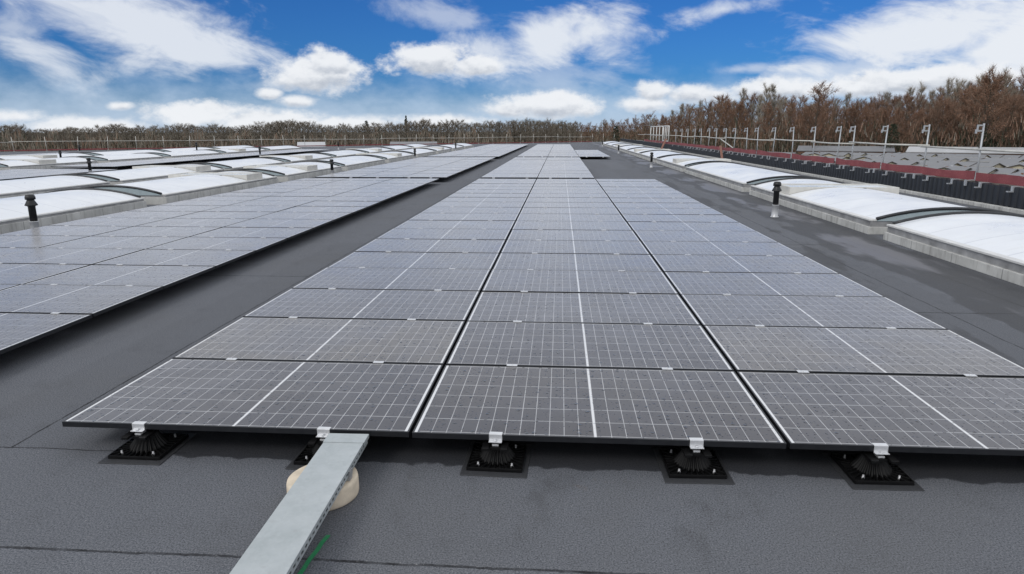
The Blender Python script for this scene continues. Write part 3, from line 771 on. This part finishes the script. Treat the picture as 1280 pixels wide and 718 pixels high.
# ladder gate at the far corner
t = thing('ladder_gate', (12.750, 81, 0)); tag(t, 'white tubular ladder gate at the far right roof corner', 'gate')
def loop(b, x, y0, y1, z0, z1, r=.05):
    for p, q in (((x,y0,z0),(x,y0,z1)),((x,y0,z1),(x,y1,z1)),((x,y1,z1),(x,y1,z0)),((x,y1,z0),(x,y0,z0))): b.tube([p,q],[r,r],6)
b = MB(); loop(b, 0, -9, -5, .9, 2.55, .06); b.tube([(0,-7.6,.9),(0,-7.6,2.55)],[.05]*2,6); b.tube([(0,-6.4,.9),(0,-6.4,2.55)],[.05]*2,6); b.build('gate_panel', M['rim'], t)
b = MB(); loop(b, 0, -4.6, 6, .5, 2.55, .06)
for yq in (-2.,.6,3.3): b.tube([(0,yq,.5),(0,yq,2.55)],[.05]*2,6)
b.tube([(0,-4.6,1.5),(0,6,1.5)],[.05]*2,6); b.build('cage', M['rim'], t)

# far guardrail along the skewed back edge
def edge(x): return far_y(x) - .25
fx = -64.
i = 0
b = MB(); b.tube([(0,0,0),(0,0,1.55)], [.028,.028], 6); b.box(-.06,.06,-.05,.05,.98,1.08); b.box(-.10,.10,-.10,.10,.0,.02)
fp = b.mesh('rail_post', M['rail']); xs = []
while fx < 13.:
    o = bpy.data.objects.new('rail_post', fp); COL.objects.link(o); o.location = (fx, edge(fx), 0); o.rotation_euler = (jit(.04), jit(.05), 0); xs.append(fx)
    tag(o, 'thin pale scaffold post standing on the far roof edge', 'guard post', 'guardrail posts on the far roof edge'); fx += 2.15
for i in range(0, len(xs)-3, 3):
    a, c = xs[i], xs[min(i+3, len(xs)-1)]; b = MB(); zz = 1.02+jit(.05)
    b.tube([(a-.2, edge(a-.2)-.05, zz), (c+.2, edge(c+.2)-.05, zz+jit(.06))], [.03]*2, 6)
    tag(b.build('guard_rail', M['rail']), 'pale scaffold rail along the far roof edge before the woods', 'rail', 'rail lengths on the far roof edge')
    b = MB(); q = .04
    b.add([(a,edge(a)+.08,.06),(c,edge(c)+.08,.06),(c,edge(c)+.08,.17+q*(i%2)),(a,edge(a)+.08,.17),(a,edge(a)+.10,.06),(c,edge(c)+.10,.06),(c,edge(c)+.10,.17+q*(i%2)),(a,edge(a)+.10,.17)],
          [(0,1,2,3),(7,6,5,4),(3,2,6,7),(0,4,5,1)])
    tag(b.build('debris_net', M['net']), 'faded red net strip low on the far guardrail', 'netting', 'red net strips on the far roof edge')

# ------------------------------------------------------------------ caravans beyond the right wall
def caravan(L, kind):
    t = thing('static_caravan'); W = 3.7; hw = 2.4; rz = 2.98
    b = MB(); b.box(-W/2,W/2,0,L,.35,hw); b.add([(-W/2,0,hw),(W/2,0,hw),(0,0,rz-.05),(-W/2,L,hw),(W/2,L,hw),(0,L,rz-.05)], [(0,1,2),(5,4,3)])
    b.build('wall', M['caravan_wall'], t)
    b = MB(); o = .22; th = .09
    for s in (-1,1):
        e = (s*(W/2+o), hw-.09); p = (0, rz)
        vs = [(e[0],-o,e[1]),(e[0],L+o,e[1]),(p[0],L+o,p[1]),(p[0],-o,p[1]),(e[0],-o,e[1]-th),(e[0],L+o,e[1]-th),(p[0],L+o,p[1]-th),(p[0],-o,p[1]-th)]
        fs = [(0,1,2,3),(7,6,5,4),(0,4,5,1),(3,2,6,7),(0,3,7,4),(1,5,6,2)]
        if s > 0: pass
        b.add(vs, fs)
    b.build('roof', M['caravan_roof'], t)
    b = MB()
    for s in (-1,1): b.bar((s*(W/2+o), -o-.02, hw-.14), (0, -o-.02, rz-.05), .04, .14)
    b.build('fascia', M['fascia'], t)
    for x in (-.75,.75):
        b = MB(); b.box(x-.5,x+.5,-.03,-.003,1.05,2.0); b.build('window', M['glass_dark'], t)
    for k in range(4):
        for s in (-1,1):
            b = MB(); a, c = sorted((s*(W/2+.003), s*(W/2+.03))); b.box(a, c, 1.2+k*2.5, 2.3+k*2.5, 1.1, 1.95); b.build('window', M['glass_dark'], t)
    b = MB(); b.box(-W/2+.1,W/2-.1,.1,L-.1,0,.35); b.build('skirt', M['brick'], t)
    b = MB(); b.box(.3,.6,L*.55,L*.55+.3,rz-.30,rz+.05); b.build('vent', M['brick'] if kind else M['white_roof'], t)
    return t
cps = [caravan(11.5, 0), caravan(12.5, 1)]
cused = [False, False]
def dirx(px):  # heading (x per y) of an image column at the horizon
    d = fw + r2*((px-640)/f_) - u2*((164-359)/f_); return d.x/math.hypot(d.x,d.y), d.y/math.hypot(d.x,d.y)
k = 0
CPOS = []
for dist, px0, px1, step, rot in [(103,1095,1420,33,-14),(122,1040,1400,30,-10),(143,985,1380,27,-16),(166,935,1370,25,-12),(190,930,1350,22,-8)]:
    px = px0
    while px < px1:
        CPOS.append((dist*(1+jit(.02)), px+jit(3), rot+jit(4))); px += step*(1.0 if dist > 110 or px > 1150 else 1.25)
wordsd = {}
for dist, px, rot in CPOS:
    dx, dy = dirx(px); kk = random.randrange(2)
    o = cps[kk] if not cused[kk] else copy_tree(cps[kk]); cused[kk] = True
    o.location = (CX+dx*dist, CY+dy*dist, GZ); side_on = random.random() < (.25 if dist < 112 else .8)
    o.rotation_euler = (0,0,R(rot - 20 + (62 if side_on else 0)))
    rk = 'nearest' if dist < 112 else 'second' if dist < 132 else 'third' if dist < 154 else 'fourth' if dist < 178 else 'farthest'
    tag(o, f'cream static caravan with grey pitched roof in the {rk} row beyond the ribbed wall', 'caravan', f'static caravans in the {rk} row')

def shed(px0, px1, dist, h, roof, wall, label, depth=14, rise=1.2):
    ax, ay = dirx(px0); bx, by = dirx(px1); a = Vector((CX+ax*dist, CY+ay*dist, GZ)); c = Vector((CX+bx*dist, CY+by*dist, GZ))
    L = (c-a).length; t = thing('long_shed', a, math.atan2(c.y-a.y, c.x-a.x)); tag(t, label, 'shed')
    b = MB(); b.box(0,L,0,depth,0,h); b.build('wall', wall, t)
    b = MB(); b.add([(-.4,-.4,h+.003),(L+.4,-.4,h+.003),(L+.4,depth/2,h+rise),(-.4,depth/2,h+rise),(L+.4,depth+.4,h+.003),(-.4,depth+.4,h+.003),(-.4,-.4,h+.2),(L+.4,-.4,h+.2),(L+.4,depth/2,h+rise+.2),(-.4,depth/2,h+rise+.2),(L+.4,depth+.4,h+.2),(-.4,depth+.4,h+.2)],
                    [(6,7,8,9),(9,8,10,11),(0,1,7,6),(5,11,10,4),(0,6,9,3),(3,9,11,5),(1,2,8,7),(2,4,10,8),(3,2,1,0),(5,4,2,3)]); b.build('roof', roof, t)
    b = MB(); k_ = 0
    while k_ < L-2: b.box(k_+.8,k_+2.2,-.03,-.003,1.,min(2.2,h-.3)); k_ += 3.2
    b.build('windows', M['glass_dark'], t)
shed(1138,1330,205,2.9,M['white_roof'],M['brick'],'long shed with pale sheet roof in front of the right woods')
shed(1000,1120,210,2.8,M['caravan_roof'],M['brick'],'long grey roofed shed before the brown woods')
shed(372,404,170,4.6,M['white_roof'],M['caravan_wall'],'pale shed roof beyond the far guardrail, left of centre')
shed(488,545,180,4.4,M['caravan_roof'],M['bldg'],'grey shed roof beyond the far guardrail, nearest the centre')
shed(268,318,160,3.6,M['caravan_wall'],M['fascia'],'low beige shed beyond the far guardrail on the left')

# ------------------------------------------------------------------ trees
def leafmat(name, c0, c1, scale=.5):
    m, nt, b, tc = newmat(name); info = nt.n.new('ShaderNodeObjectInfo')
    n1 = nt.noise(tc.outputs['Object'], scale, 4, .65); f = nt.math('ADD', nt.math('MULTIPLY', n1, .8), nt.math('MULTIPLY', info.outputs['Random'], .35))
    nt.l.new(nt.mix(nt.lin(f, .3, .85), c0, c1), b.inputs['Base Color']); b.inputs['Roughness'].default_value = .9; b.inputs['Specular IOR Level'].default_value = .15
    return m
M['bark'] = leafmat('grey_bark', (.075,.062,.05), (.15,.125,.10))
M['twig_brown'] = leafmat('brown_twigs', (.185,.122,.09), (.31,.20,.145))
M['twig_pale'] = leafmat('pale_twigs', (.27,.245,.205), (.42,.375,.315))
M['twig_grey'] = leafmat('grey_twigs', (.21,.185,.155), (.34,.30,.25))
M['rust'] = leafmat('rust_leaves', (.18,.10,.066), (.29,.17,.115))
M['ever'] = leafmat('dark_evergreen', (.03,.04,.028), (.065,.078,.05))
def strip(b, p, d, L, w, mat=0):
    up = Vector((random.gauss(0,1), random.gauss(0,1), random.gauss(0,1))); s = d.cross(up).normalized()*(w/2)
    q = p + d*L*.5 + Vector((jit(.1),jit(.1),jit(.1)))*L*.6; e = p + d*L
    b.add([p-s, p+s, q+s*.7, q-s*.7, e], [(0,1,2,3),(3,2,4)], mat)
def rnd_dir(d, spread):
    v = (d + Vector((random.gauss(0,spread), random.gauss(0,spread), random.gauss(0,spread)))).normalized(); return v
def make_tree(kind, H):
    tr, cr = MB(), MB()
    if kind in ('bare','pale','rust','grey'):
        lean = Vector((jit(.03),jit(.03),0)); pts = [Vector((0,0,0)) + lean*(H*t) + Vector((jit(.15),jit(.15),0))*(t*2) + Vector((0,0,H*t)) for t in (0,.2,.4,.6,.8,.96)]
        tr.tube(pts, [H*.014*(1-t*.85) for t in (0,.2,.4,.6,.8,1)], 6)
        nl = 24
        for i in range(nl):
            t = .24 + .74*(i/nl)**.9; a = i*2.4+jit(.5); k = min(int(t*5),4); p0 = pts[k].lerp(pts[k+1], t*5-k if t*5-k<=1 else 1)
            wide = .16 if kind=='pale' else .27
            L = H*wide*(1.12-.72*t)*random.uniform(.65,1.3); d = Vector((math.cos(a), math.sin(a), (random.uniform(.7,1.4)+t*.8) if kind=='pale' else (random.uniform(.3,1.0)+t*.7))).normalized()
            p1 = p0 + d*L*.55; p2 = p1 + rnd_dir(d + Vector((0,0,.35)), .15)*L*.55
            tr.tube([p0,p1,p2], [H*.0042,H*.0028,H*.0012], 4, cap=False)
            for j in range(8):
                s = random.uniform(.25,1); q0 = p0.lerp(p1, s*2) if s<.5 else p1.lerp(p2, s*2-1); dd = rnd_dir(d+Vector((0,0,.5)), .5); LL = L*random.uniform(.25,.5)
                cr.tube([q0, q0+dd*LL*.5, q0+rnd_dir(dd,.15)*LL], [H*.0013,H*.0010,H*.0005], 3, cap=False)
                for q in range(20 if kind!='rust' else 14):
                    o_ = q0 + dd*LL*random.uniform(.2,1); strip(cr, o_, rnd_dir(dd+Vector((0,0,.35)),.5), random.uniform(.5,1.8), random.uniform(.018,.038))
                if kind == 'rust':
                    for q in range(12):
                        o_ = q0 + dd*LL*random.uniform(.1,1.1) + Vector((jit(.5),jit(.5),jit(.5))); u = Vector((jit(1),jit(1),jit(1))).normalized(); v = u.cross(Vector((jit(1),jit(1),jit(1)))).normalized(); sz = random.uniform(.05,.13)
                        cr.add([o_-u*sz-v*sz*.6, o_+u*sz-v*sz*.6, o_+u*sz*.6+v*sz, o_-u*sz*.6+v*sz], [(0,1,2,3)], 1)
        mats = [M[{'bare':'twig_brown','pale':'twig_pale','rust':'twig_brown','grey':'twig_grey'}[kind]], M['rust']]
    else:
        tr.tube([(0,0,0),(0,0,H*.5),(0,0,H*.95)], [H*.015,H*.009,H*.002], 6)
        narrow = .17 if kind == 'conifer' else .27
        for i in range(150):
            t = random.random()**.8; z = H*(.06+.92*t); a = random.uniform(0,2*PI); L = H*narrow*(1-t)**(.8 if kind=='conifer' else .5)*random.uniform(.55,1.15)+.15
            d = Vector((math.cos(a), math.sin(a), jit(.25)-.1)); 
            for j in range(24):
                o_ = Vector((0,0,z)) + d*L*random.uniform(.25,1) + Vector((jit(.35),jit(.35),jit(.35)))*(.4+L*.2); u = Vector((jit(1),jit(1),jit(1))).normalized(); v = u.cross(Vector((jit(1),jit(1),jit(1)))).normalized(); sz = random.uniform(.09,.22)
                cr.add([o_-u*sz-v*sz*.5, o_+u*sz-v*sz*.5, o_+u*sz*.5+v*sz, o_-u*sz*.5+v*sz], [(0,1,2,3)])
        mats = [M['ever']]
    return tr, cr, mats
protos = {}
def proto(kind, var):
    if (kind,var) not in protos:
        tr, cr, mats = make_tree(kind, 20.); t = thing('bare_tree' if kind in('bare','pale','grey') else 'rust_leaved_tree' if kind=='rust' else 'conifer' if kind=='conifer' else 'evergreen_tree')
        tr.build('trunk', M['bark'], t); cr.build('crown', mats, t); protos[(kind,var)] = [t, False]
    return protos[(kind,var)]
LAB = {'bare':'bare brown winter tree in the wood beyond the caravans','pale':'tall pale twigged tree rising above the brown wood','rust':'rust brown tree still in leaf in the wood on the right',
       'grey':'bare grey winter tree in the wood beyond the roof edge','conifer':'dark pointed conifer','ever':'dark evergreen tree low in the wood on the right'}
def put_tree(kind, px, dist, h, label=None, wide=1.):
    var = random.randrange(3 if kind in ('bare','rust','pale','grey') else 2); pr = proto(kind, var)
    o = pr[0] if not pr[1] else copy_tree(pr[0]); pr[1] = True
    dx, dy = dirx(px); o.location = (CX+dx*dist, CY+dy*dist, GZ); s = h/20.; o.scale = (s*wide, s*wide, s); o.rotation_euler = (0,0,random.uniform(0,6.28))
    tag(o, label or LAB[kind], 'tree', None if label else {'bare':'bare brown trees of the right wood','pale':'pale tall trees of the right wood','rust':'rust leaved trees of the right wood','grey':'grey trees of the far wood','ever':'evergreens of the right wood','conifer':'conifers'}[kind])
def interp(x, tab):
    for (a, va), (c, vc) in zip(tab, tab[1:]):
        if x <= c: return va + (vc-va)*max(0,(x-a))/(c-a)
    return tab[-1][1]
TOP = [(600,154),(640,155),(700,152),(760,147),(800,143),(830,134),(860,118),(900,108),(950,106),(1000,112),(1100,114),(1160,108),(1200,98),(1280,92),(1420,88)]
DIST = [(600,430),(700,400),(800,340),(870,270),(950,240),(1280,226),(1420,220)]
def hgt(px, d, ytop): return CZ - GZ + (163-ytop)/f_*d*.97
for row in range(3):
    px = 650 + row*5
    while px < 1400:
        d = interp(px, DIST) + row*11 + jit(4); ht = hgt(px, d, interp(px, TOP)); u = random.random()
        if row == 0: kind = 'rust' if u < (.45 if px > 840 else .15) else 'bare' if u < .88 else 'ever'; f = {'rust':random.uniform(.50,.80),'bare':random.uniform(.50,.80),'ever':random.uniform(.30,.50)}[kind]
        elif row == 1: kind = 'bare' if u < .66 else 'rust' if u < .80 else 'pale'; f = random.uniform(.66,.92)
        else: kind = 'pale' if u < .8 and px > 830 else 'bare'; f = random.uniform(.76,1.04)
        put_tree(kind, px, d, ht*f*.90, wide=random.uniform(.85,1.15) if kind!='pale' else random.uniform(.7,.95)); px += random.uniform(9,15) * (1.0 if px > 840 else .75)
# trees one can pick out
put_tree('conifer', 508, 330, 8.5+330*19/830, 'dark pointed conifer standing above the far wood, left of centre')
put_tree('ever', 458, 360, 8.5+360*13/830, 'rounded dark evergreen above the far wood left of the pointed conifer', 1.2)
put_tree('grey', 348, 340, 8.5+340*11/830, 'broad dark bare tree above the far wood above the left skylights', 1.6)
put_tree('ever', 770, 300, 8.5+300*7/830, 'dark evergreen before the brown wood near the ladder gate', 1.1)
put_tree('ever', 1116, 216, 8.5+216*8/830, 'dark evergreen low among brown trees behind the caravans', 1.2)
put_tree('pale', 963, 262, 8.5+262*50/830, 'lone tall tree rising above the right wood, left of its middle', .8)
put_tree('rust', 1018, 214, 8.5+214*46/830, 'broad rust leaved tree in the middle of the right wood', 1.25)
put_tree('rust', 1228, 208, 8.5+208*52/830, 'large rust leaved tree at the right end of the wood', 1.35)
# far wood: one mass
wb, wt = MB(), MB()
src = [make_tree('grey', 20.) for _ in range(4)]
def stamp(px, dist, h, wide=1.):
    tr, cr, _ = random.choice(src); dx, dy = dirx(px); s = h/20.; a = random.uniform(0,6.28); ca, sa = math.cos(a)*s*wide, math.sin(a)*s*wide; ox, oy = CX+dx*dist, CY+dy*dist
    for q, mi in ((tr,0),(cr,1)):
        st_ = len(wb.v); wb.v += [(ox+x*ca-y*sa, oy+x*sa+y*ca, GZ+z*s) for x,y,z in q.v]
        wb.f += [tuple(i+st_ for i in f) for f in q.f]; wb.m += [mi]*len(q.f); wb.s += [False]*len(q.f)
FT = [(-120,158),(0,158),(15,154),(45,160),(120,161),(145,154),(180,157),(260,158),(345,151),(400,156),(460,154),(560,152),(640,152),(720,152)]
px = -110
while px < 720:
    d = 300 + jit(20); stamp(px, d, hgt(px, d, interp(px, FT)+1.5+1.8*math.sin(px*.045)+1.2*math.sin(px*.13)+random.uniform(-2,3)), 1.6)
    stamp(px+5, d+30, hgt(px, d+30, interp(px, FT)+1.5+1.8*math.sin(px*.045+.3)+random.uniform(-1,4)), 1.7); px += 6.5
o = wb.build('far_wood', [M['bark'], M['twig_grey']]); tag(o, 'far grey brown winter wood beyond the roof edge on the left', 'wood', kind='stuff')
wb = MB(); src = [make_tree('bare', 20.) for _ in range(4)]; px = 630
while px < 1420:
    d = interp(px, DIST) + 40 + jit(6); stamp(px, d, hgt(px, d, interp(px, TOP))*random.uniform(.60,.80), 1.3); px += 7.5
o = wb.build('dense_wood', [M['bark'], M['twig_brown']]); tag(o, 'dense brown winter wood behind the single trees on the right', 'wood', kind='stuff')
# scrubby undergrowth closing the foot of both woods
ub = MB()
for i in range(52000):
    px = random.uniform(-120, 1420); d = (interp(px, DIST) if px > 640 else 285) + random.uniform(-8, 45); dx, dy = dirx(px)
    hmax = 10. if px > 640 else 7.0; z = hmax*random.random()**1.15*(1+.22*math.sin(px*.11)+.15*math.sin(px*.31)+.1*math.sin(px*.83))
    o_ = Vector((CX+dx*d, CY+dy*d, GZ+z)); a_ = random.uniform(0,6.28); sz = random.uniform(.5,1.5); q_ = random.uniform(.05,.16)
    u = Vector((math.cos(a_), math.sin(a_), 0))*q_; v = Vector((jit(.35),jit(.35),1)).normalized()*sz
    ub.add([o_-u-v, o_+u-v, o_+u*.4+v, o_-u*.4+v], [(0,1,2,3)], 0 if random.random() < (.62 if px < 640 else .18) else 1 if random.random() < .62 else 2)
o = ub.build('undergrowth', [M['twig_grey'], M['twig_brown'], M['ever']]); tag(o, 'tangled brown undergrowth at the foot of the woods', 'undergrowth', kind='stuff')
C.render.engine = 'CYCLES'; C.cycles.max_bounces = 5; C.cycles.diffuse_bounces = 3; C.cycles.glossy_bounces = 3
